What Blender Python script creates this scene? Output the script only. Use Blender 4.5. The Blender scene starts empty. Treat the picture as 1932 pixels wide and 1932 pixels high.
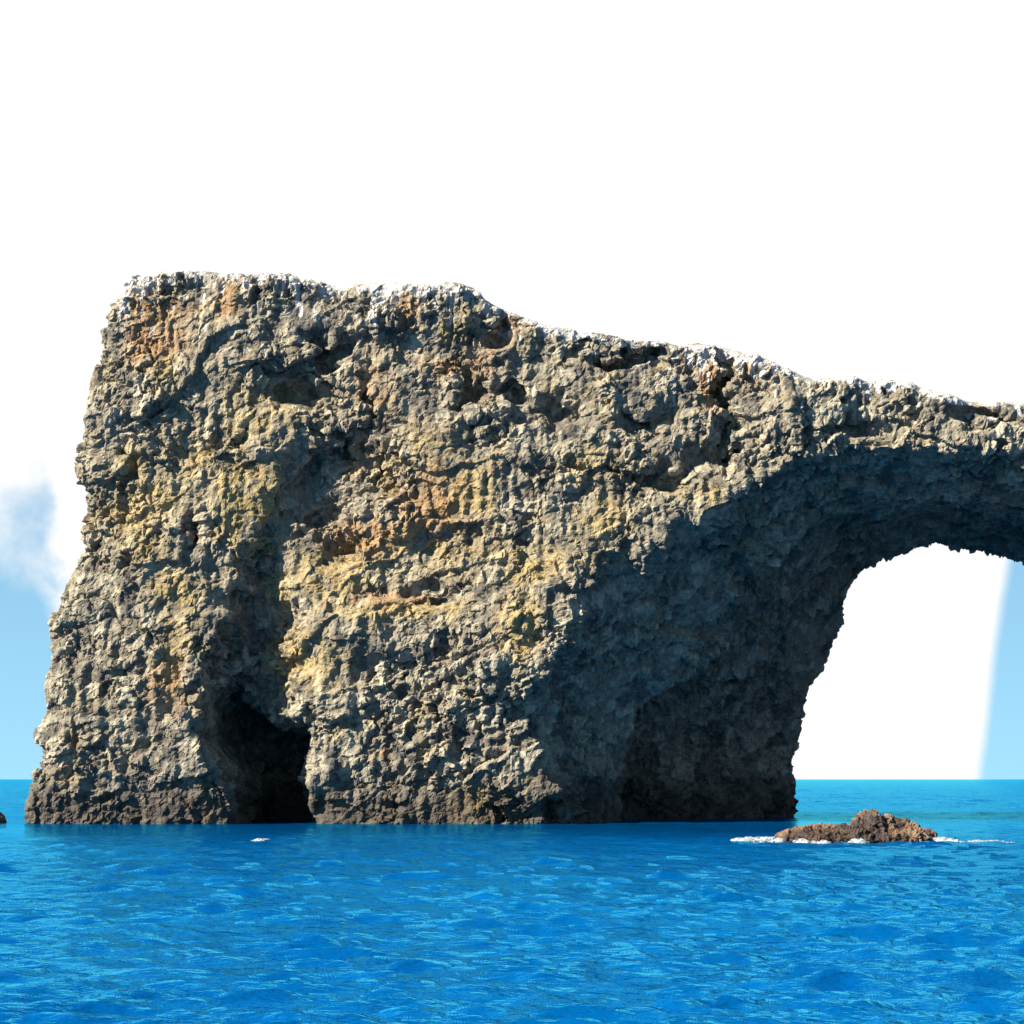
import bpy, math, time
import numpy as np

T0 = time.time()
S = bpy.context.scene
COL = S.collection
R = math.radians

# ------------------------------------------------------------------ camera
CAM_H = 3.0          # eye height in a small boat
FPX = 3605.0         # focal length in the units of a 1932 pixel wide picture (30 degrees across)
DIST = 127.0         # distance to the face of the arch
cam_d = bpy.data.cameras.new('camera')
cam_d.sensor_width = 36.0
cam_d.lens = 36.0 * FPX / 1932.0
cam_d.shift_y = (1470.0 - 966.0) / 1932.0
cam_d.clip_start = 0.5
cam_d.clip_end = 60000.0
cam = bpy.data.objects.new('camera', cam_d)
COL.objects.link(cam)
cam.location = (0, 0, CAM_H)
cam.rotation_euler = (R(90), 0, 0)
S.camera = cam

# ------------------------------------------------------------------ light
SUN = np.array([-0.74, -0.36, 0.58]); SUN /= np.linalg.norm(SUN)      # towards the sun
SUN_EL = math.asin(SUN[2])
SUN_AZ = math.atan2(SUN[0], SUN[1])                                   # from +Y, clockwise
sun_d = bpy.data.lights.new('sun', 'SUN')
sun_d.energy = 5.0
sun_d.angle = R(0.5)
sun_d.color = (1.0, 0.92, 0.77)
sun = bpy.data.objects.new('sun', sun_d)
COL.objects.link(sun)
from mathutils import Vector
sun.rotation_euler = Vector(SUN).to_track_quat('Z', 'Y').to_euler()
sun.location = (-60, -60, 90)

W = bpy.data.worlds.new('World')
S.world = W
W.use_nodes = True
S.view_settings.view_transform = 'Standard'
S.view_settings.look = 'None'
S.view_settings.gamma = 1.0
S.view_settings.exposure = 1.5
S.view_settings.use_curve_mapping = False
S.cycles.caustics_reflective = False
S.cycles.caustics_refractive = False
S.cycles.sample_clamp_indirect = 4.0
S.cycles.diffuse_bounces = 2


class NT:
    """small helper to write node trees"""
    def __init__(self, tree):
        self.t = tree
        tree.nodes.clear()

    def n(self, kind, ins=None, **props):
        nd = self.t.nodes.new(kind)
        for k, v in props.items():
            setattr(nd, k, v)
        for k, v in (ins or {}).items():
            s = nd.inputs[k]
            if isinstance(v, bpy.types.NodeSocket):
                self.t.links.new(v, s)
            else:
                s.default_value = v
        return nd

    def m(self, op, a, b=0.0, c=0.0, clamp=False):
        nd = self.t.nodes.new('ShaderNodeMath')
        nd.operation = op
        nd.use_clamp = clamp
        for i, v in enumerate((a, b, c)):
            if isinstance(v, bpy.types.NodeSocket):
                self.t.links.new(v, nd.inputs[i])
            else:
                nd.inputs[i].default_value = v
        return nd.outputs[0]

    def ss(self, v, a, b, lo=0.0, hi=1.0):
        nd = self.t.nodes.new('ShaderNodeMapRange')
        nd.interpolation_type = 'SMOOTHSTEP'
        self.t.links.new(v, nd.inputs[0])
        nd.inputs[1].default_value = a
        nd.inputs[2].default_value = b
        nd.inputs[3].default_value = lo
        nd.inputs[4].default_value = hi
        return nd.outputs[0]

    def mix(self, fac, a, b, blend='MIX'):
        nd = self.t.nodes.new('ShaderNodeMix')
        nd.data_type = 'RGBA'
        nd.blend_type = blend
        for s, v in ((nd.inputs[0], fac), (nd.inputs[6], a), (nd.inputs[7], b)):
            if isinstance(v, bpy.types.NodeSocket):
                self.t.links.new(v, s)
            elif isinstance(v, (tuple, list)):
                s.default_value = (*v, 1.0)[:4]
            else:
                s.default_value = v
        return nd.outputs[2]

    def noise(self, vec, scale, detail=4.0, rough=0.55, w=None):
        nd = self.n('ShaderNodeTexNoise', {'Vector': vec, 'Scale': scale, 'Detail': detail, 'Roughness': rough})
        return nd.outputs[0]


# the sky: clear blue low down, under a deck of bright white cloud with ragged lower edges
w = NT(W.node_tree)
tc = w.n('ShaderNodeTexCoord').outputs['Generated']
sep = w.n('ShaderNodeSeparateXYZ', {0: tc})
up = w.n('ShaderNodeCombineXYZ', {0: sep.outputs[0], 1: sep.outputs[1], 2: w.m('ADD', w.m('MULTIPLY', sep.outputs[2], 0.8), 0.30)}).outputs[0]
sky = w.n('ShaderNodeTexSky', {'Vector': up}, sky_type='NISHITA', sun_disc=False, sun_elevation=SUN_EL,
          sun_rotation=SUN_AZ, altitude=0.0, air_density=1.0, dust_density=0.1, ozone_density=2.0)
az = w.m('MULTIPLY', w.m('ARCTAN2', sep.outputs[0], sep.outputs[1]), 180 / math.pi)
el = w.m('MULTIPLY', w.m('ARCSINE', sep.outputs[2]), 180 / math.pi)
nz = w.noise(tc, 12.0, 8.0, 0.58)
nzb = w.noise(tc, 2.2, 5.0, 0.55)
dev = w.m('SUBTRACT', nz, 0.5)
# low cloud banks and clear stretches of horizon alternate, 30 degrees each
ph = w.m('COSINE', w.m('MULTIPLY', w.m('ADD', az, w.m('ADD', w.m('MULTIPLY', dev, 1.6), -0.6)), math.pi / 30.0))
gap = w.ss(ph, 0.30, 0.04)
lowedge = w.m('ADD', w.m('MULTIPLY', gap, w.m('MULTIPLY_ADD', sep.outputs[0], 3.0, 12.5)), -5.0)
hgt = w.m('ADD', w.m('SUBTRACT', el, lowedge), w.m('MULTIPLY', dev, 9.0))
cover = w.ss(hgt, -1.2, 2.2)
# the bank stands on the seaward side; overhead and landward it breaks up into clear blue
broken = w.ss(w.m('ADD', nzb, w.m('MULTIPLY', dev, 0.4)), 0.66, 0.82)
bank = w.m('MULTIPLY', w.ss(w.m('COSINE', w.m('MULTIPLY', az, math.pi / 180)), 0.45, 0.80), w.ss(el, 46.0, 27.0))
cover = w.m('MULTIPLY', cover, w.m('MAXIMUM', bank, broken))
blue = w.n('ShaderNodeHueSaturation', {'Saturation': 1.1, 'Value': 1.0, 'Color': sky.outputs[0]}).outputs[0]
# the air near the horizon is paler and brighter all the way round
hz = w.m('POWER', w.m('SUBTRACT', 1.0, w.m('ABSOLUTE', sep.outputs[2])), 3.8)
blue = w.n('ShaderNodeVectorMath', {0: blue, 1: (0.05, 0.05, 0.05)}, operation='MULTIPLY').outputs[0]
blue = w.mix(hz, blue, (0.1414, 0.2793, 0.3747))
bg_sky = w.n('ShaderNodeBackground', {'Color': blue, 'Strength': 1.0})
bg_cloud = w.n('ShaderNodeBackground', {'Color': (1.0, 1.0, 1.0, 1), 'Strength': 0.375})
mx = w.n('ShaderNodeMixShader', {0: cover, 1: bg_sky.outputs[0], 2: bg_cloud.outputs[0]})
w.n('ShaderNodeOutputWorld', {'Surface': mx.outputs[0]})

# ------------------------------------------------------------------ numeric helpers
def wx(u, d=DIST):
    return (np.asarray(u, float) - 966.0) / FPX * d

def wz(v, d=DIST):
    return CAM_H - (np.asarray(v, float) - 1470.0) / FPX * d

def world(poly, d=DIST):
    p = np.asarray(poly, float)
    return np.stack([wx(p[:, 0], d), wz(p[:, 1], d)], 1)

def hash3(ix, iy, iz, seed):
    n = (ix.astype(np.uint32) * np.uint32(0x8da6b343)) ^ (iy.astype(np.uint32) * np.uint32(0xd8163841)) \
        ^ (iz.astype(np.uint32) * np.uint32(0xcb1ab31f)) ^ np.uint32((seed * 0x9e3779b1) & 0xffffffff)
    n ^= n >> np.uint32(15); n *= np.uint32(0x2c1b3c6d)
    n ^= n >> np.uint32(12); n *= np.uint32(0x297a2d39)
    n ^= n >> np.uint32(15)
    return n

def h01(n):
    return (n & np.uint32(0xffffff)).astype(np.float32) / np.float32(16777216.0)

def vnoise(P, seed=0):
    """gradient noise, about -0.7 .. 0.7"""
    P = np.asarray(P, np.float32)
    i = np.floor(P).astype(np.int32)
    f = P - i
    s = f * f * f * (f * (f * 6 - 15) + 10)
    out = np.zeros(len(P), np.float32)
    for dx in (0, 1):
        wx_ = s[:, 0] if dx else 1 - s[:, 0]
        for dy in (0, 1):
            wy_ = s[:, 1] if dy else 1 - s[:, 1]
            for dz in (0, 1):
                wz_ = s[:, 2] if dz else 1 - s[:, 2]
                n = hash3(i[:, 0] + dx, i[:, 1] + dy, i[:, 2] + dz, seed)
                gx = (n & np.uint32(255)).astype(np.float32) / 127.5 - 1
                gy = ((n >> np.uint32(8)) & np.uint32(255)).astype(np.float32) / 127.5 - 1
                gz = ((n >> np.uint32(16)) & np.uint32(255)).astype(np.float32) / 127.5 - 1
                out += wx_ * wy_ * wz_ * (gx * (f[:, 0] - dx) + gy * (f[:, 1] - dy) + gz * (f[:, 2] - dz))
    return out

def fbm(P, octaves=4, seed=0, gain=0.5):
    a, o = 1.0, np.zeros(len(P), np.float32)
    Q = np.asarray(P, np.float32)
    for k in range(octaves):
        o += a * vnoise(Q, seed + k)
        Q = Q * 2.03 + 17.3
        a *= gain
    return o

def facets(P, seed=0, tilt=0.8):
    """broken rock: every Voronoi cell is a flat facet with its own height and tilt.
    Returns facet height (about -1 .. 1), a random value per cell, distance to the cell border."""
    P = np.asarray(P, np.float32)
    i = np.floor(P).astype(np.int32)
    n_ = len(P)
    d1 = np.full(n_, 9.0, np.float32); d2 = np.full(n_, 9.0, np.float32)
    hh = np.zeros(n_, np.float32); rr = np.zeros(n_, np.float32)
    for dx in (-1, 0, 1):
        for dy in (-1, 0, 1):
            for dz in (-1, 0, 1):
                cx, cy, cz = i[:, 0] + dx, i[:, 1] + dy, i[:, 2] + dz
                a = hash3(cx, cy, cz, seed)
                b = hash3(cx, cy, cz, seed + 101)
                q0 = P[:, 0] - cx - 0.1 - 0.8 * (a & np.uint32(1023)).astype(np.float32) / 1023.0
                q1 = P[:, 1] - cy - 0.1 - 0.8 * ((a >> np.uint32(10)) & np.uint32(1023)).astype(np.float32) / 1023.0
                q2 = P[:, 2] - cz - 0.1 - 0.8 * ((a >> np.uint32(20)) & np.uint32(1023)).astype(np.float32) / 1023.0
                d = q0 * q0 + q1 * q1 + q2 * q2
                near = d < d1
                d2 = np.where(near, d1, np.minimum(d2, d))
                d1 = np.where(near, d, d1)
                t0 = (b & np.uint32(255)).astype(np.float32) / 127.5 - 1
                t1 = ((b >> np.uint32(8)) & np.uint32(255)).astype(np.float32) / 127.5 - 1
                t2 = ((b >> np.uint32(16)) & np.uint32(255)).astype(np.float32) / 127.5 - 1
                r = (b >> np.uint32(24)).astype(np.float32) / 255.0
                hh = np.where(near, (r * 2 - 1) * 0.7 + tilt * (t0 * q0 + t1 * q1 + t2 * q2), hh)
                rr = np.where(near, r, rr)
    return hh, rr, np.sqrt(d2) - np.sqrt(d1)

def poly_sdf(X, Z, poly):
    """signed distance to a closed polygon, negative inside"""
    p = np.asarray(poly, np.float32)
    d = np.full(X.shape, 1e9, np.float32)
    inside = np.zeros(X.shape, bool)
    for k in range(len(p)):
        a, b = p[k], p[(k + 1) % len(p)]
        ex, ez = b - a
        L = ex * ex + ez * ez + 1e-12
        t = np.clip(((X - a[0]) * ex + (Z - a[1]) * ez) / L, 0, 1)
        d = np.minimum(d, (X - a[0] - t * ex) ** 2 + (Z - a[1] - t * ez) ** 2)
        c = (a[1] > Z) != (b[1] > Z)
        with np.errstate(divide='ignore', invalid='ignore'):
            xi = a[0] + (Z - a[1]) * ex / (ez if ez != 0 else 1e-9)
        inside ^= c & (X < xi)
    d = np.sqrt(d)
    return np.where(inside, -d, d).astype(np.float32)

def smax(a, b, k):
    hq = np.clip(0.5 + 0.5 * (a - b) / k, 0, 1)
    return b + (a - b) * hq + k * hq * (1 - hq)

def smoothstep(a, b, x):
    t = np.clip((x - a) / (b - a), 0, 1)
    return t * t * (3 - 2 * t)

def surface_nets(f, origin, h):
    """quads on the zero level of the field f[x, y, z] (negative inside)"""
    s = f < 0
    nx, ny, nz = (n - 1 for n in f.shape)
    cnt = np.zeros((nx, ny, nz), np.uint8)
    for a in (0, 1):
        for b in (0, 1):
            for c in (0, 1):
                cnt += s[a:a + nx, b:b + ny, c:c + nz]
    act = (cnt > 0) & (cnt < 8)
    I, J, K = np.nonzero(act)
    idx = np.full((nx, ny, nz), -1, np.int32)
    idx[I, J, K] = np.arange(len(I), dtype=np.int32)
    acc = np.zeros((len(I), 3), np.float32)
    num = np.zeros(len(I), np.float32)
    corner = {(a, b, c): f[I + a, J + b, K + c] for a in (0, 1) for b in (0, 1) for c in (0, 1)}
    for ax in range(3):
        for o1 in (0, 1):
            for o2 in (0, 1):
                c0 = [o1, o2]; c0.insert(ax, 0); c1 = [o1, o2]; c1.insert(ax, 1)
                f0, f1 = corner[tuple(c0)], corner[tuple(c1)]
                cr = (f0 < 0) != (f1 < 0)
                t = np.where(cr, f0 / np.where(cr, f0 - f1, 1), 0)
                for q in range(3):
                    acc[:, q] += np.where(cr, t if q == ax else c0[q], 0)
                num += cr
    V = (np.stack([I, J, K], 1) + acc / num[:, None]) * h + np.asarray(origin, np.float32)
    F = []
    for ax in range(3):
        o = [q for q in range(3) if q != ax]
        sl0 = [slice(None)] * 3; sl1 = [slice(None)] * 3
        sl0[ax] = slice(0, -1); sl1[ax] = slice(1, None)
        ch = s[tuple(sl0)] != s[tuple(sl1)]
        e = np.nonzero(ch)
        ok = (e[o[0]] > 0) & (e[o[1]] > 0) & (e[o[0]] < f.shape[o[0]] - 1) & (e[o[1]] < f.shape[o[1]] - 1)
        e = [q[ok] for q in e]
        inside0 = s[e[0], e[1], e[2]]
        def cell(a, b):
            q = [e[0].copy(), e[1].copy(), e[2].copy()]
            q[o[0]] -= a; q[o[1]] -= b
            return idx[q[0], q[1], q[2]]
        quad = np.stack([cell(1, 1), cell(0, 1), cell(0, 0), cell(1, 0)], 1)
        flip = inside0 if ax != 1 else ~inside0
        quad[~flip] = quad[~flip][:, ::-1]
        F.append(quad)
    return V.astype(np.float32), np.concatenate(F)

def vert_normals(V, F):
    n = np.cross(V[F[:, 2]] - V[F[:, 0]], V[F[:, 3]] - V[F[:, 1]])
    out = np.zeros_like(V)
    for c in range(4):
        for q in range(3):
            out[:, q] += np.bincount(F[:, c], n[:, q], len(V)).astype(np.float32)
    return out / (np.linalg.norm(out, axis=1, keepdims=True) + 1e-9)

def relax(V, F, it=1, k=0.5):
    for _ in range(it):
        acc = np.zeros_like(V); num = np.bincount(F.ravel(), minlength=len(V)).astype(np.float32)
        cen = V[F].mean(1)
        for q in range(3):
            for c in range(4):
                acc[:, q] += np.bincount(F[:, c], cen[:, q], len(V)).astype(np.float32)
        V = V + k * (acc / np.maximum(num, 1)[:, None] - V)
    return V

def subdivide(V, F):
    n = len(V)
    E = np.concatenate([F[:, [0, 1]], F[:, [1, 2]], F[:, [2, 3]], F[:, [3, 0]]]).astype(np.int64)
    key = E.min(1) * n + E.max(1)
    uq, inv = np.unique(key, return_inverse=True)
    mid = (V[uq // n] + V[uq % n]) * 0.5
    cen = V[F].mean(1)
    m = len(F)
    e = [inv[q * m:(q + 1) * m] + n for q in range(4)]
    c = np.arange(m) + n + len(uq)
    V2 = np.concatenate([V, mid, cen]).astype(np.float32)
    F2 = np.concatenate([np.stack([F[:, 0], e[0], c, e[3]], 1), np.stack([e[0], F[:, 1], e[1], c], 1),
                         np.stack([c, e[1], F[:, 2], e[2]], 1), np.stack([e[3], c, e[2], F[:, 3]], 1)])
    return V2, F2.astype(np.int64)

def mesh_obj(name, V, F, mat, parent=None, attrs=None, smooth=False):
    used, inv = np.unique(F, return_inverse=True)
    F = inv.reshape(F.shape)
    V = V[used]
    me = bpy.data.meshes.new(name)
    me.vertices.add(len(V))
    me.vertices.foreach_set('co', np.ascontiguousarray(V, np.float32).ravel())
    k = F.shape[1]
    me.loops.add(F.size)
    me.loops.foreach_set('vertex_index', F.astype(np.int32).ravel())
    me.polygons.add(len(F))
    me.polygons.foreach_set('loop_start', np.arange(0, F.size, k, dtype=np.int32))
    me.polygons.foreach_set('use_smooth', np.full(len(F), smooth, bool))
    for an, av in (attrs or {}).items():
        at = me.attributes.new(an, 'FLOAT', 'POINT')
        at.data.foreach_set('value', np.ascontiguousarray(av[used], np.float32))
    me.update(calc_edges=True)
    me.materials.append(mat)
    o = bpy.data.objects.new(name, me)
    COL.objects.link(o)
    o.parent = parent
    return o

def empty(name, loc=(0, 0, 0)):
    o = bpy.data.objects.new(name, None)
    o.empty_display_size = 1.0
    o.location = loc
    COL.objects.link(o)
    return o

def tag(o, label=None, cat=None, group=None, kind=None):
    for k, v in (('label', label), ('category', cat), ('group', group), ('kind', kind)):
        if v:
            o[k] = v
    return o

# ------------------------------------------------------------------ materials
def rock_material(name, dark, mid, light, tide_lo=0.7, tide_hi=4.6):
    m = bpy.data.materials.new(name)
    m.use_nodes = True
    g = NT(m.node_tree)
    pos = g.n('ShaderNodeNewGeometry').outputs['Position']
    z = g.n('ShaderNodeSeparateXYZ', {0: pos}).outputs[2]
    at = {k: g.n('ShaderNodeAttribute', attribute_name=k).outputs['Fac'] for k in ('chunk', 'lichen', 'rust', 'guano')}
    n1 = g.noise(pos, 0.55, 5.0, 0.6)
    n2 = g.noise(pos, 3.2, 5.0, 0.65)
    n3 = g.noise(pos, 11.0, 3.0, 0.6)
    # weathered grey-olive stone, block by block a little different
    mv = g.n('ShaderNodeMapping', {0: pos, 'Scale': (1.6, 1.6, 0.22)}).outputs[0]
    ns = g.noise(mv, 1.0, 4.0, 0.6)
    tone = g.m('ADD', g.m('MULTIPLY', at['chunk'], 0.46), g.m('ADD', g.m('MULTIPLY', n2, 0.55), g.m('MULTIPLY', ns, 0.34)))
    c = g.mix(g.ss(tone, 0.38, 0.66), dark, mid)
    c = g.mix(g.ss(tone, 0.62, 0.95), c, light)
    c = g.mix(g.m('MULTIPLY', g.ss(n1, 0.55, 0.68), 0.55), c, (0.1697, 0.1167, 0.08484))
    c = g.mix(g.m('MULTIPLY', g.ss(n1, 0.48, 0.35), 0.75), c, (0.05515, 0.05373, 0.05656))
    br = g.m('ADD', g.m('MULTIPLY', n2, 0.6), g.m('MULTIPLY', n3, 0.4))
    ly = g.m('MULTIPLY', at['lichen'], g.ss(br, 0.36, 0.6))
    c = g.mix(g.m('MULTIPLY', ly, 0.85), c, (0.3535, 0.251, 0.08837))
    ru = g.m('MULTIPLY', at['rust'], g.ss(br, 0.36, 0.58))
    c = g.mix(g.m('MULTIPLY', ru, 0.85), c, (0.3252, 0.1767, 0.0707))
    gu = g.ss(g.m('ADD', at['guano'], g.m('MULTIPLY', g.m('SUBTRACT', g.m('MULTIPLY_ADD', ns, 0.6, g.m('MULTIPLY', br, 0.4)), 0.5), 1.5)), 0.40, 0.66)
    c = g.mix(g.m('MULTIPLY', gu, 0.9), c, (0.4383, 0.4242, 0.403))
    # wet seaweed band at the waterline
    zt = g.m('ADD', z, g.m('MULTIPLY', g.m('SUBTRACT', n1, 0.5), 5.0))
    wet = g.ss(zt, tide_hi, tide_lo)
    c = g.mix(g.m('MULTIPLY', wet, 0.8), c, (0.03181, 0.01909, 0.01555))
    c = g.mix(0.6, c, g.mix(1.0, c, g.n('ShaderNodeCombineColor', {0: n3, 1: n3, 2: n3}).outputs[0], 'OVERLAY'))
    bump = g.n('ShaderNodeBump', {'Strength': 0.8, 'Distance': 0.13,
                                  'Height': g.m('ADD', n2, g.m('MULTIPLY', n3, 0.5))})
    bs = g.n('ShaderNodeBsdfPrincipled', {'Base Color': c, 'Roughness': g.m('SUBTRACT', 0.93, g.m('MULTIPLY', wet, 0.35)),
                                          'Specular IOR Level': 0.25, 'Normal': bump.outputs[0]})
    g.n('ShaderNodeOutputMaterial', {'Surface': bs.outputs[0]})
    return m

M_ROCK = rock_material('weathered_rock', (0.05656, 0.0502, 0.05161), (0.1909, 0.1661, 0.1216), (0.3959, 0.3535, 0.2616))
M_REEF = rock_material('weedy_rock', (0.0601, 0.03535, 0.02404), (0.1308, 0.07777, 0.04949), (0.2121, 0.1414, 0.08837), 0.05, 0.9)

def sea_material():
    m = bpy.data.materials.new('sea_water')
    m.use_nodes = True
    g = NT(m.node_tree)
    pos = g.n('ShaderNodeNewGeometry').outputs['Position']
    mp = g.n('ShaderNodeMapping', {0: pos, 'Scale': (0.32, 1.0, 1.0)}).outputs[0]
    n1 = g.noise(mp, 2.4, 4.0, 0.6)
    n2 = g.noise(mp, 8.0, 3.0, 0.6)
    n3 = g.noise(mp, 0.45, 5.0, 0.65)
    nb = g.noise(pos, 0.035, 3.0, 0.5)
    c = g.mix(g.ss(nb, 0.35, 0.68), (0, 0.05939, 0.2121), (0, 0.08343, 0.2651))
    bump = g.n('ShaderNodeBump', {'Strength': g.m('MULTIPLY', g.n('ShaderNodeAttribute', attribute_name='ripple').outputs['Fac'], 0.85), 'Distance': 0.15,
                                  'Height': g.m('ADD', g.m('MULTIPLY', n3, 1.2), g.m('ADD', n1, g.m('MULTIPLY', n2, 0.45)))})
    df = g.n('ShaderNodeBsdfDiffuse', {'Color': c, 'Normal': bump.outputs[0]})
    gl = g.n('ShaderNodeBsdfGlossy', {'Color': (0.09, 0.76, 1.0, 1), 'Roughness': 0.05, 'Normal': bump.outputs[0]})
    fr = g.n('ShaderNodeFresnel', {'IOR': 2.4, 'Normal': bump.outputs[0]}).outputs[0]
    ms = g.n('ShaderNodeMixShader', {0: g.m('MULTIPLY', fr, 1.0), 1: df.outputs[0], 2: gl.outputs[0]})
    g.n('ShaderNodeOutputMaterial', {'Surface': ms.outputs[0]})
    return m

M_SEA = sea_material()

def foam_material():
    m = bpy.data.materials.new('white_foam')
    m.use_nodes = True
    g = NT(m.node_tree)
    pos = g.n('ShaderNodeNewGeometry').outputs['Position']
    n1 = g.noise(pos, 9.0, 4.0, 0.6)
    c = g.mix(g.ss(n1, 0.35, 0.6), (0.2404, 0.3111, 0.3535), (0.4383, 0.4525, 0.4596))
    n4 = g.noise(pos, 5.5, 5.0, 0.7)
    bs = g.n('ShaderNodeBsdfPrincipled', {'Base Color': c, 'Roughness': 0.8, 'Alpha': g.ss(n4, 0.38, 0.62)})
    g.n('ShaderNodeOutputMaterial', {'Surface': bs.outputs[0]})
    return m

M_FOAM = foam_material()

# ------------------------------------------------------------------ the sea
def build_sea():
    rng = np.random.default_rng(11)
    # rings round the boat, closer together near by, out to the horizon
    r = [6.0]
    while r[-1] < 30000:
        q = r[-1]
        r.append(q + max(0.085, min(0.0046 * q, 0.5) if q < 330 else (0.5 + (q - 330) * 0.0022 if q < 1000 else 2.0 + (q - 1000) * 0.03)))
    r = np.array(r)
    th = np.concatenate([np.linspace(-180, -19, 40)[:-1], np.linspace(-19, 19, 370), np.linspace(19, 180, 40)[1:]])
    th = np.radians(th)
    RR, TH = np.meshgrid(r, th, indexing='ij')
    X, Y = RR * np.sin(TH), RR * np.cos(TH)
    dr = np.gradient(r)[:, None]
    step = np.maximum(dr, RR * math.radians(0.1))
    fine = (np.abs(TH) < R(19.1))
    Zh = np.zeros_like(X); DX = np.zeros_like(X); DY = np.zeros_like(X)
    N = 100
    lam = np.exp(rng.uniform(np.log(0.24), np.log(2.4), N))
    lam = np.concatenate([lam, np.exp(rng.uniform(np.log(3.5), np.log(13.0), 26))])
    ang = rng.normal(R(98), R(26), len(lam))
    offing = 0.14 + 0.75 * smoothstep(60, 260, RR)                                    # longer seas out in the offing
    gust = 0.75 + 0.5 * smoothstep(-0.3, 0.4, vnoise(np.stack([X.ravel() / 26, Y.ravel() / 40, 0 * X.ravel()], 1), 5).reshape(X.shape))
    calm = 1 - 0.72 * smoothstep(36, 22, np.abs(X + 5)) * smoothstep(84, 112, Y) * smoothstep(150, 130, Y)          # the lee of the rock
    for l, a in zip(lam, ang):
        amp = 0.0122 * l ** 0.52 * rng.uniform(0.5, 1.3)
        k = 2 * math.pi / l
        kx, ky = k * math.cos(a), k * math.sin(a)
        lod = smoothstep(2.2, 4.5, l / step) * fine
        p = kx * X + ky * Y + rng.uniform(0, 6.28)
        A = amp * lod * gust * calm * (offing if l > 3.2 else 1.0)
        Zh += A * np.cos(p)
        DX -= 0.75 * A * np.cos(a) * np.sin(p)
        DY -= 0.75 * A * np.sin(a) * np.sin(p)
    V = np.stack([X + DX, Y + DY, Zh], -1).reshape(-1, 3)
    nr, nt = X.shape
    a = (np.arange(nr - 1)[:, None] * nt + np.arange(nt - 1)[None, :]).ravel()
    F = np.stack([a, a + nt, a + nt + 1, a + 1], 1)[:, ::-1]
    o = mesh_obj('sea', V, F, M_SEA, smooth=True, attrs={'ripple': calm.ravel().astype(np.float32)})
    # the inner disc under the boat
    ni = len(th)
    V2 = np.concatenate([V.reshape(nr, nt, 3)[0], [[0, 0, 0]]])
    F2 = np.stack([np.arange(ni - 1), np.arange(1, ni), np.full(ni - 1, ni)], 1)
    disc = mesh_obj('sea_surface', V2, F2, M_SEA, smooth=True, attrs={'ripple': np.ones(len(V2), np.float32)})
    disc.parent = o
    tag(o, 'deep blue choppy sea stretching to the horizon', None, kind='structure')
    return o

build_sea()
print('sea', round(time.time() - T0, 1))

# ------------------------------------------------------------------ the arch: outlines of its sections, where they stand
# outline of the whole rock, seen from the front
OUT = [(66, 1660), (68, 1556), (64, 1540), (74, 1490), (86, 1440), (85, 1390), (94, 1330), (96, 1270), (100, 1230), (106, 1180),
       (128, 1120), (148, 1060), (158, 1000), (166, 930), (160, 890), (162, 868), (150, 847), (162, 822), (168, 760), (178, 728),
       (190, 700), (200, 650), (205, 618), (216, 562), (232, 530), (252, 512), (300, 507), (345, 507), (440, 515), (530, 515),
       (560, 523), (650, 530), (700, 537), (800, 540), (890, 546), (930, 566), (980, 592), (1040, 618), (1100, 632), (1200, 639),
       (1290, 645), (1340, 656), (1400, 670), (1450, 681), (1500, 706), (1560, 713), (1650, 717), (1720, 726), (1760, 747),
       (1800, 757), (1860, 761), (1932, 758), (2010, 768), (2090, 790), (2170, 840), (2240, 960), (2290, 1200), (2330, 1660)]
# mouth of the arch at the face, the inner rib, behind the rib, and the far opening
MOUTH = [(1050, 1680), (1048, 1555), (1050, 1470), (1015, 1400), (1010, 1320), (1062, 1205), (1110, 1130), (1140, 1062),
         (1182, 1012), (1262, 976), (1340, 950), (1420, 905), (1500, 868), (1560, 830), (1640, 828), (1700, 832), (1760, 826),
         (1830, 840), (1932, 836), (2000, 880), (2070, 1000), (2100, 1200), (2110, 1680)]
RIB = [(1172, 1680), (1172, 1550), (1168, 1420), (1195, 1335), (1260, 1290), (1330, 1240), (1384, 1170), (1440, 1080),
       (1490, 1015), (1560, 965), (1640, 945), (1750, 940), (1850, 945), (1932, 955), (1990, 1000), (2040, 1130), (2060, 1350),
       (2070, 1680)]
BEHIND = [(1040, 1680), (1035, 1550), (1030, 1420), (1050, 1310), (1120, 1230), (1240, 1150), (1350, 1110), (1432, 1070),
          (1490, 1012), (1560, 965), (1640, 945), (1750, 940), (1850, 945), (1932, 955), (1990, 1000), (2040, 1130), (2060, 1350),
          (2070, 1680)]
FAR = [(1500, 1680), (1497, 1552), (1500, 1490), (1489, 1440), (1508, 1395), (1524, 1300), (1560, 1232), (1584, 1180),
       (1590, 1132), (1620, 1090), (1655, 1058), (1700, 1046), (1740, 1031), (1782, 1026), (1830, 1036), (1880, 1036),
       (1908, 1046), (1932, 1064), (1962, 1110), (1990, 1200), (2010, 1400), (2015, 1680)]
CAVE = [(462, 1680), (468, 1555), (466, 1510), (440, 1450), (402, 1395), (408, 1330), (440, 1290), (470, 1325), (505, 1362), (545, 1366),
        (576, 1378), (580, 1430), (584, 1500), (588, 1555), (592, 1680)]
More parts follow.
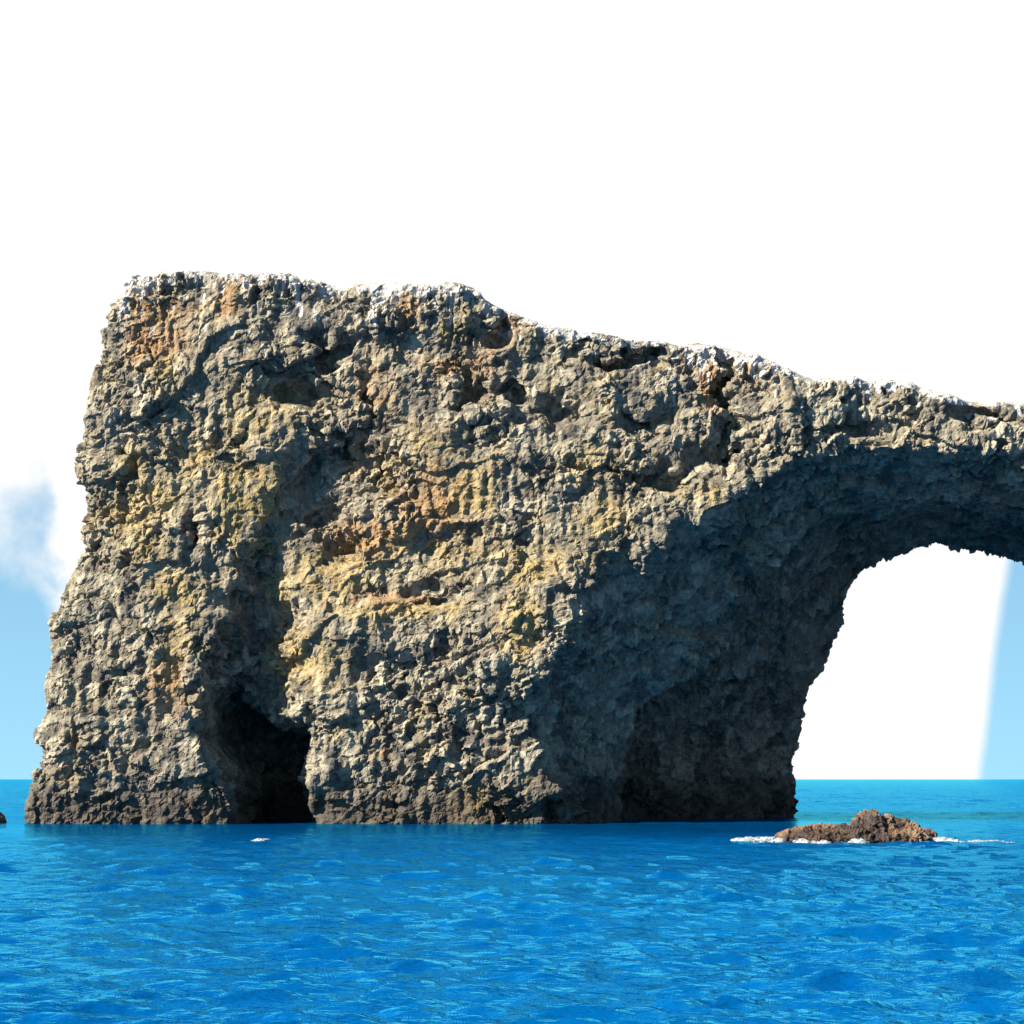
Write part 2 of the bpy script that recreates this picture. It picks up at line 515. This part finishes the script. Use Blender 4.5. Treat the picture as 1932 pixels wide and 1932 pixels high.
# hollows (+) and bulges (-) of the face: u, v, half width, half height, metres
BUMPS = [(950, 1190, 130, 120, -1.8), (730, 1190, 110, 60, -0.9), (330, 1150, 90, 150, -0.9), (1060, 1090, 60, 40, -1.0),
         (610, 930, 70, 110, 1.7), (560, 740, 34, 26, 1.8), (622, 652, 34, 30, 1.9), (1170, 664, 85, 13, 1.7),
         (1045, 772, 44, 26, 1.3), (1225, 800, 52, 24, 1.3), (965, 735, 34, 12, 1.6), (1372, 770, 14, 120, 1.9),
         (1470, 790, 60, 90, -0.8), (1330, 860, 50, 40, 1.1), (940, 618, 28, 30, 1.8), (372, 1006, 14, 22, 2.4),
         (1630, 800, 40, 30, 1.7), (1850, 785, 60, 18, 1.4), (940, 1528, 10, 34, 2.6), (1052, 1520, 9, 40, 2.0),
         (1122, 1490, 26, 20, 2.0), (780, 960, 90, 60, -0.8), (690, 760, 14, 90, 1.1), (880, 760, 24, 60, 0.9),
         (470, 830, 12, 60, 0.9), (430, 640, 60, 80, -0.7), (240, 900, 12, 60, 1.0), (380, 1290, 20, 50, -0.6),
         (640, 1030, 26, 26, 1.2), (660, 840, 30, 40, 1.2), (720, 900, 26, 40, 1.3), (1250, 900, 50, 30, 1.2), (820, 1120, 60, 12, 1.1)]
EDGE_V = [820, 880, 960, 1050, 1120, 1180, 1300, 1390, 1440, 1510, 1560, 1700]        # right edge of the left buttress
EDGE_U = [560, 540, 505, 478, 452, 440, 408, 398, 430, 462, 468, 468]
EDGE_A = [0, 0.2, 0.8, 1.5, 2.2, 3.2, 4.5, 5.0, 5.0, 5.0, 5.0, 5.0]
EDGE_W = [60, 60, 80, 110, 130, 170, 190, 185, 180, 160, 150, 150]

H = 0.2
X0, X1, Y0, Y1, Z0, Z1 = -33.5, 50.0, DIST - 4.0, DIST + 28.0, -1.6, 38.0
gx = np.arange(X0, X1, H, dtype=np.float32); gy = np.arange(Y0, Y1, H, dtype=np.float32); gz = np.arange(Z0, Z1, H, dtype=np.float32)
GX, GZ = np.meshgrid(gx, gz, indexing='ij')
GU = GX * FPX / (DIST + 2) + 966.0
GV = 1470.0 - (GZ - CAM_H) * FPX / (DIST + 2)

face = 0.085 * np.maximum(GZ, 0) + 0.7 * smoothstep(5, 0, GZ)
_q = np.stack([GX.ravel(), 0 * GX.ravel(), GZ.ravel()], 1)
GUw = GU + (48 * fbm(_q / 1.9, 3, 301)).reshape(GU.shape)
GVw = GV + (42 * fbm(_q / 1.9, 3, 311)).reshape(GU.shape)
for (u, v, a, b, amp) in BUMPS:
    e = ((GUw - u) / a) ** 2 + ((GVw - v) / b) ** 2
    face = face + amp * np.exp(-e ** 1.5)
eu = np.interp(GV, EDGE_V, EDGE_U); ea = np.interp(GV, EDGE_V, EDGE_A); ew = np.interp(GV, EDGE_V, EDGE_W)
t = GUw - eu
face = face + ea * smoothstep(-22, 12, t) * (1 - smoothstep(0.25, 1.0, t / ew))
face = face.astype(np.float32)

sd_out = poly_sdf(GX, GZ, world(OUT, DIST + 3.0))
ragged = (1.5 * fbm(_q / 2.8, 3, 331)).reshape(GU.shape)
sections = [(-4.0, poly_sdf(GX, GZ, world(MOUTH, DIST - 1.0)) - 0.6), (1.5, poly_sdf(GX, GZ, world(MOUTH, DIST + 1.5)) + ragged),
            (7.2, poly_sdf(GX, GZ, world(RIB, DIST + 7.2)) + 0.25), (7.9, poly_sdf(GX, GZ, world(BEHIND, DIST + 7.9))),
            (12.5, poly_sdf(GX, GZ, world(BEHIND, DIST + 9.5))), (22.0, poly_sdf(GX, GZ, world(FAR, DIST + 22.0))),
            (30.0, poly_sdf(GX, GZ, world(FAR, DIST + 22.0)) - 2.0)]
sd_cave = poly_sdf(GX, GZ, world(CAVE, DIST + 4.0)) - 0.40 + 0.30 * ragged

nx, ny, nz_ = len(gx), len(gy), len(gz)
f = np.empty((nx, ny, nz_), np.float32)
ft = np.empty((nx, ny, nz_), np.float32)
fc = np.empty((nx, ny, nz_), np.float32)
sd_ = [d for d, _ in sections]
for j, y in enumerate(gy):
    d = y - DIST
    k = int(np.clip(np.searchsorted(sd_, d) - 1, 0, len(sd_) - 2))
    q = np.clip((d - sd_[k]) / (sd_[k + 1] - sd_[k]), 0, 1)
    tun = sections[k][1] * (1 - q) + sections[k + 1][1] * q
    out = sd_out - 0.3 * smoothstep(26, 32, GZ) + 0.22 * max(d - 4.0, 0.0)                       # the top and sides fall away behind the face
    body = smax(smax(out, face - d, 1.3), np.full_like(face, d - 24.0), 3.0)
    cav = np.maximum(sd_cave + 0.06 * max(d - 4, 0), d - 15.0)
    ft[:, j] = tun
    fc[:, j] = cav
    f[:, j] = np.maximum(np.maximum(body, -tun), -cav)
# large broken forms
band = np.nonzero(np.abs(f) < 2.6)
P = np.stack([gx[band[0]], gy[band[1]], gz[band[2]]], 1)
dn = 0.70 * fbm(P / 6.5, 2, 3) + 0.28 * vnoise(P / 2.1, 9)
dn += 0.28 * np.maximum(vnoise(P / 3.4, 21) - 0.12, 0) * 4.0            # pockets eaten into the stone
dn *= 0.25 + 0.75 * smoothstep(-0.5, 3.0, P[:, 2])
f[band] += dn
f[:, :, 0] = np.abs(f[:, :, 0]) + 0.05
print('field', round(time.time() - T0, 1), f.shape)
V, F = surface_nets(f, (X0, Y0, Z0), H)
V = relax(V, F, 1, 0.5)
# fine faces where the rock can be seen, coarse ones on its far side
nf = np.cross(V[F[:, 2]] - V[F[:, 0]], V[F[:, 3]] - V[F[:, 1]])
nf /= np.linalg.norm(nf, axis=1, keepdims=True) + 1e-9
cf = V[F].mean(1)
rear = ((nf[:, 1] > 0.3) & (cf[:, 1] > DIST + 3)) | ((nf[:, 2] > 0.6) & (cf[:, 1] > DIST + 7)) | (cf[:, 0] > 40.5) | (cf[:, 2] < -0.9)
Fr = F[rear]
V, F = subdivide(V, F[~rear])
F = np.concatenate([F, Fr])
print('nets', round(time.time() - T0, 1), len(V), len(F))
N = vert_normals(V, F)
# joints and broken blocks, coarse to fine
Wp = V + 0.35 * np.stack([vnoise(V / 1.6, 31), vnoise(V / 1.6, 32), vnoise(V / 1.6, 33)], 1)
cd, sd = math.cos(R(27)), math.sin(R(27))
Bd = np.stack([(Wp[:, 0] * cd + Wp[:, 2] * sd) * 0.78, Wp[:, 1], (-Wp[:, 0] * sd + Wp[:, 2] * cd) * 1.12], 1)
a1, r1, b1 = facets(Bd / 2.2, 1, 0.9)
a2, r2, b2 = facets(Bd / 0.85, 2, 1.0)
a3, r3, b3 = facets(Wp / 0.36, 3, 1.0)
rough = fbm(V / 0.5, 2, 40)
tun_v = ft[np.clip(((V[:, 0] - X0) / H).round().astype(int), 0, nx - 1), np.clip(((V[:, 1] - Y0) / H).round().astype(int), 0, ny - 1),
           np.clip(((V[:, 2] - Z0) / H).round().astype(int), 0, nz_ - 1)]
soft = np.ones(len(V), np.float32)
soft *= 1 - 0.7 * smoothstep(0.35, 0.8, N[:, 2])                         # tops are worn smoother
a0, r0, b0 = facets(Bd / 4.4, 4, 1.1)
slab = 0.35 + 0.85 * smoothstep(-0.25, 0.28, fbm(V / 4.5, 3, 55))           # smoother slabs among broken ground
flute = fbm(V * np.array([1.3, 1.3, 0.22], np.float32), 2, 44)
disp = (0.30 * a0 + (0.26 * a1 + 0.22 * a2 + 0.16 * a3) * slab + 0.13 * rough + 0.28 * flute
        - 0.08 * smoothstep(0.10, 0.0, b2) * slab) * soft
V2 = relax((V + N * disp[:, None]).astype(np.float32), F, 1, 0.22)

# masks for what grows and drips on the stone
U_ = V[:, 0] * FPX / (DIST + 2) + 966.0
V_ = 1470.0 - (V[:, 2] - CAM_H) * FPX / (DIST + 2)
def blobs(lst):
    o = np.zeros(len(V), np.float32)
    for (u, v, a, b, s) in lst:
        o = np.maximum(o, s * np.exp(-(((U_ - u) / a) ** 2 + ((V_ - v) / b) ** 2)))
    return o
patch = 0.5 + 0.9 * fbm(V / 2.4, 3, 60)
fine = 0.5 + 0.9 * fbm(V / 0.8, 2, 70)
lichen = blobs([(460, 950, 55, 95, 1.0), (630, 1085, 60, 45, 1.0), (735, 1152, 110, 14, 1.2), (520, 1110, 30, 35, 1.0),
                (980, 1190, 34, 60, 1.0), (1150, 980, 34, 36, .9), (880, 930, 45, 40, .8), (570, 1240, 70, 50, .8),
                (1000, 1070, 110, 30, .8), (480, 790, 70, 60, .6), (900, 1520, 45, 30, .9), (345, 1200, 26, 45, .8),
                (270, 960, 60, 90, .6), (340, 1110, 60, 40, .6), (1345, 935, 20, 20, 1.0), (310, 690, 18, 22, 1.0),
                (840, 620, 10, 22, 1.0), (380, 860, 80, 40, .5), (800, 860, 60, 60, .5), (1120, 870, 60, 30, .5),
                (800, 1040, 120, 40, .7)])
lichen = np.clip(lichen * smoothstep(0.25, 0.75, 0.55 * patch + 0.45 * fine + 0.12) * 2.0 + 0.35 * smoothstep(0.62, 0.85, patch), 0, 1) * smoothstep(0.1, 0.8, tun_v)
rust = blobs([(260, 645, 24, 36, 1.3), (300, 620, 45, 48, 1.2), (430, 555, 18, 45, 1.0), (1345, 720, 22, 48, 1.1),
              (810, 960, 60, 70, .9), (700, 1010, 70, 30, .9), (660, 860, 16, 45, .9), (320, 1290, 34, 50, .7),
              (840, 690, 30, 14, 1.0), (725, 1130, 60, 12, .9), (770, 580, 24, 30, .8), (910, 690, 30, 60, .5),
              (728, 1422, 10, 8, 1.2), (960, 610, 20, 20, .9), (1410, 690, 14, 30, .6), (265, 575, 20, 50, .7), (700, 730, 40, 60, .4)])
rust = np.clip(rust * smoothstep(0.2, 0.7, 0.5 * patch + 0.5 * fine + 0.15) * 1.8, 0, 1)
ovu = np.array([p[0] for p in OUT[24:]], float); ovv = np.array([p[1] for p in OUT[24:]], float)
below = (V_ - np.interp(U_, ovu, ovv)) * DIST / FPX                     # metres below the rim
streak = 0.5 + 0.9 * fbm(V * np.array([2.3, 1.2, 0.16], np.float32), 3, 80)
reach = 0.25 + 11.0 * np.clip(streak - 0.42, 0, 1) ** 1.3 * (1 + 1.2 * np.exp(-((U_ - 285) / 40) ** 2))
guano = np.clip(1.25 - below / reach, 0, 1) * (0.55 + 0.45 * smoothstep(0.38, 0.6, 0.5 + 0.9 * fbm(V / 1.3, 2, 85)))
flecks = smoothstep(0.60, 0.72, 0.5 + 0.9 * fbm(V / 0.55, 2, 90)) * smoothstep(16, 2, below) * smoothstep(0.4, 0.6, patch)
guano = np.clip(np.maximum(guano, 0.5 * flecks), 0, 1) * smoothstep(-0.45, 0.0, N[:, 2]) * smoothstep(0.2, 0.7, tun_v)
chunk = 0.55 * r2 + 0.25 * r3 + 0.2 * r1
attrs = {'chunk': chunk, 'lichen': lichen, 'rust': rust, 'guano': guano}
print('displaced', round(time.time() - T0, 1))

arch = empty('sea_arch', (0, DIST, 0))
tag(arch, 'huge grey and ochre rock promontory pierced by a sea arch, white-streaked along its top', 'sea arch')
C = V[F].mean(1)
ci = (np.clip(((C[:, 0] - X0) / H).round().astype(int), 0, nx - 1), np.clip(((C[:, 1] - Y0) / H).round().astype(int), 0, ny - 1),
      np.clip(((C[:, 2] - Z0) / H).round().astype(int), 0, nz_ - 1))
cu = C[:, 0] * FPX / DIST + 966.0
cb = (1470.0 - (C[:, 2] - CAM_H) * FPX / DIST - np.interp(cu, ovu, ovv)) * DIST / FPX
part = np.zeros(len(F), int)
part[cu > 1400] = 1
part[cu > 2060] = 2
part[(ft[ci] < 0.75)] = 3
part[(fc[ci] < 0.75) & (C[:, 1] > DIST + 2.0)] = 4
wob = 0.8 * vnoise(C / 3.0, 7)
part[(C[:, 2] < 1.5 + wob) & (part < 3)] = 5
part[(cb < 1.3 + wob) & (part < 2) & (cu > 230)] = 6
names = ['cliff', 'arch_span', 'pier', 'arch_vault', 'cave', 'tide_band', 'summit_crust']
plab = {3: 'shadowed vault and inner wall of the arch', 4: 'black sea cave at the waterline', 5: 'dark reddish weedy band at the waterline',
        6: 'rim streaked white with bird droppings'}
Vl = V2 - np.array([0, DIST, 0], np.float32)
for k, nm in enumerate(names):
    sel = part == k
    if sel.any():
        o = mesh_obj(nm, Vl, F[sel], M_ROCK, arch, attrs)
        if k in plab:
            o['label'] = plab[k]
del f, ft, fc
print('arch', round(time.time() - T0, 1))

# ------------------------------------------------------------------ small rocks in the water
def rock_blob(name, ells, h, mat, parent, seed, amp=0.22, base=(0, 0, 0)):
    """a lump of rock from a few merged ellipsoids, broken into facets"""
    e = np.array(ells, np.float32)
    lo = (e[:, :3] - e[:, 3:]).min(0) - 0.6; hi = (e[:, :3] + e[:, 3:]).max(0) + 0.6
    lo[2] = max(lo[2], -0.8)
    ax = [np.arange(lo[q], hi[q], h, dtype=np.float32) for q in range(3)]
    G = np.meshgrid(*ax, indexing='ij')
    fld = np.full(G[0].shape, 9.0, np.float32)
    for q in e:
        rr = np.sqrt(((G[0] - q[0]) / q[3]) ** 2 + ((G[1] - q[1]) / q[4]) ** 2 + ((G[2] - q[2]) / q[5]) ** 2)
        fld = -smax(-fld, -(rr - 1) * min(q[3:]), 0.25)
    P = np.stack([g.ravel() for g in G], 1)
    fld += (amp * 1.2 * fbm(P / 1.3, 2, seed)).reshape(fld.shape)
    for q in range(3):
        for s in (0, -1):
            sl = [slice(None)] * 3; sl[q] = s
            fld[tuple(sl)] = np.abs(fld[tuple(sl)]) + 0.02
    v, fc_ = surface_nets(fld, lo, h)
    v = relax(v, fc_, 1)
    n = vert_normals(v, fc_)
    p1, q1, _ = facets(v / 0.55, seed + 1, 1.0)
    p2, q2, _ = facets(v / 0.22, seed + 2, 1.0)
    v = v + n * (amp * (0.75 * p1 + 0.5 * p2) + 0.06 * fbm(v / 0.15, 2, seed + 3))[:, None]
    zz = np.zeros(len(v), np.float32)
    return mesh_obj(name, v - np.asarray(base, np.float32), fc_, mat, parent,
                    {'chunk': 0.6 * q1 + 0.4 * q2, 'lichen': zz, 'rust': zz, 'guano': zz})

RD = 91.0
def rx(u): return float(wx(u, RD))
def rz(v): return float(wz(v, RD))
reef = empty('reef', (rx(1620), RD, 0))
tag(reef, 'low brown weed-covered reef awash beside the foot of the arch', 'reef')
rb = (rx(1620), RD, 0)
rock_blob('ledge', [(rx(1550), RD, 0.15, 1.75, 1.5, 0.68), (rx(1497), RD + .1, -0.05, 0.8, 0.9, 0.5), (rx(1605), RD - .1, 0.2, 1.4, 1.3, 0.68), (rx(1680), RD - .2, 0.0, 1.5, 1.3, 0.62)],
          0.07, M_REEF, reef, 200, 0.14, rb)
rock_blob('crest', [(rx(1645), RD + .3, 0.35, 0.85, 1.1, 1.12), (rx(1690), RD + .4, 0.2, 1.3, 1.2, 0.95), (rx(1622), RD + .2, 0.2, 0.6, .8, 0.8)],
          0.07, M_REEF, reef, 210, 0.18, rb)
rock_blob('shoulder', [(rx(1715), RD - .1, 0.0, 0.85, 1.0, 0.66)], 0.07, M_REEF, reef, 220, 0.14, rb)
rock_blob('slab', [(rx(1752), RD + 2.2, 0.32, 0.85, 0.8, 0.26), (rx(1725), RD + 2.0, 0.1, 0.9, 1.0, 0.4)], 0.07, M_REEF, reef, 230, 0.08, rb)

wr = empty('wash_rock', (float(wx(-20, 129)), 129, 0))
tag(wr, 'dark tip of a small rock in the water at the left edge', 'rock')
rock_blob('stone', [(float(wx(-22, 129)), 129, 0.1, 1.05, 1.0, 0.75)], 0.09, M_ROCK, wr, 240, 0.14, (float(wx(-20, 129)), 129, 0))

# ------------------------------------------------------------------ foam
def foam(name, spots, seed):
    rng = np.random.default_rng(seed)
    VV, FF, off = [], [], 0
    for (u, v, hw, hh, dist) in spots:
        cx, cz = float(wx(u, dist)), 0.02
        px = dist / FPX
        nb = max(6, int(hw / 0.8))
        for _ in range(nb):
            bx = cx + rng.normal(0, 0.45) * hw * px
            by = dist + rng.normal(0, 0.5)
            sx = rng.uniform(0.08, 0.34); sz = hh * px * (0.2 + 0.9 * rng.random() ** 2) * math.exp(-((bx - cx) / (hw * px)) ** 2)
            sz = min(sz, 0.20)
            A, B = np.meshgrid(np.linspace(0, 2 * math.pi, 15)[:-1], np.linspace(-0.3, math.pi / 2, 7), indexing='ij')
            p = np.stack([np.cos(A) * np.cos(B) * sx * 1.5, np.sin(A) * np.cos(B) * sx, np.sin(B) * sz], -1).reshape(-1, 3)
            p += np.array([bx, by, cz])
            p += 0.10 * np.stack([vnoise(p * 9, 1), vnoise(p * 9, 2), 0.7 * vnoise(p * 9, 3)], 1)
            na, nb_ = A.shape
            ii, jj = np.meshgrid(np.arange(na), np.arange(nb_ - 1), indexing='ij')
            a = (ii * nb_ + jj).ravel(); b = (((ii + 1) % na) * nb_ + jj).ravel()
            FF.append(np.stack([a, b, b + 1, a + 1], 1) + off)
            VV.append(p); off += len(p)
    o = mesh_obj(name, np.concatenate(VV).astype(np.float32), np.concatenate(FF), M_FOAM, None, smooth=True)
    return o

fo = foam('sea_foam', [(1455, 1582, 38, 22, 91.5), (1412, 1582, 16, 8, 92), (1470, 1580, 18, 16, 92), (1780, 1582, 26, 16, 91),
                       (1762, 1578, 10, 20, 91.5), (1618, 1592, 9, 18, 89.4), (1512, 1592, 10, 10, 89.4), (1545, 1592, 20, 6, 89.4),
                       (1860, 1582, 40, 3, 91), (1400, 1582, 8, 6, 92), (493, 1586, 6, 6, 93)], 4)
tag(fo, 'white foam breaking around the brown reef', None, kind='stuff')
print('done', round(time.time() - T0, 1))
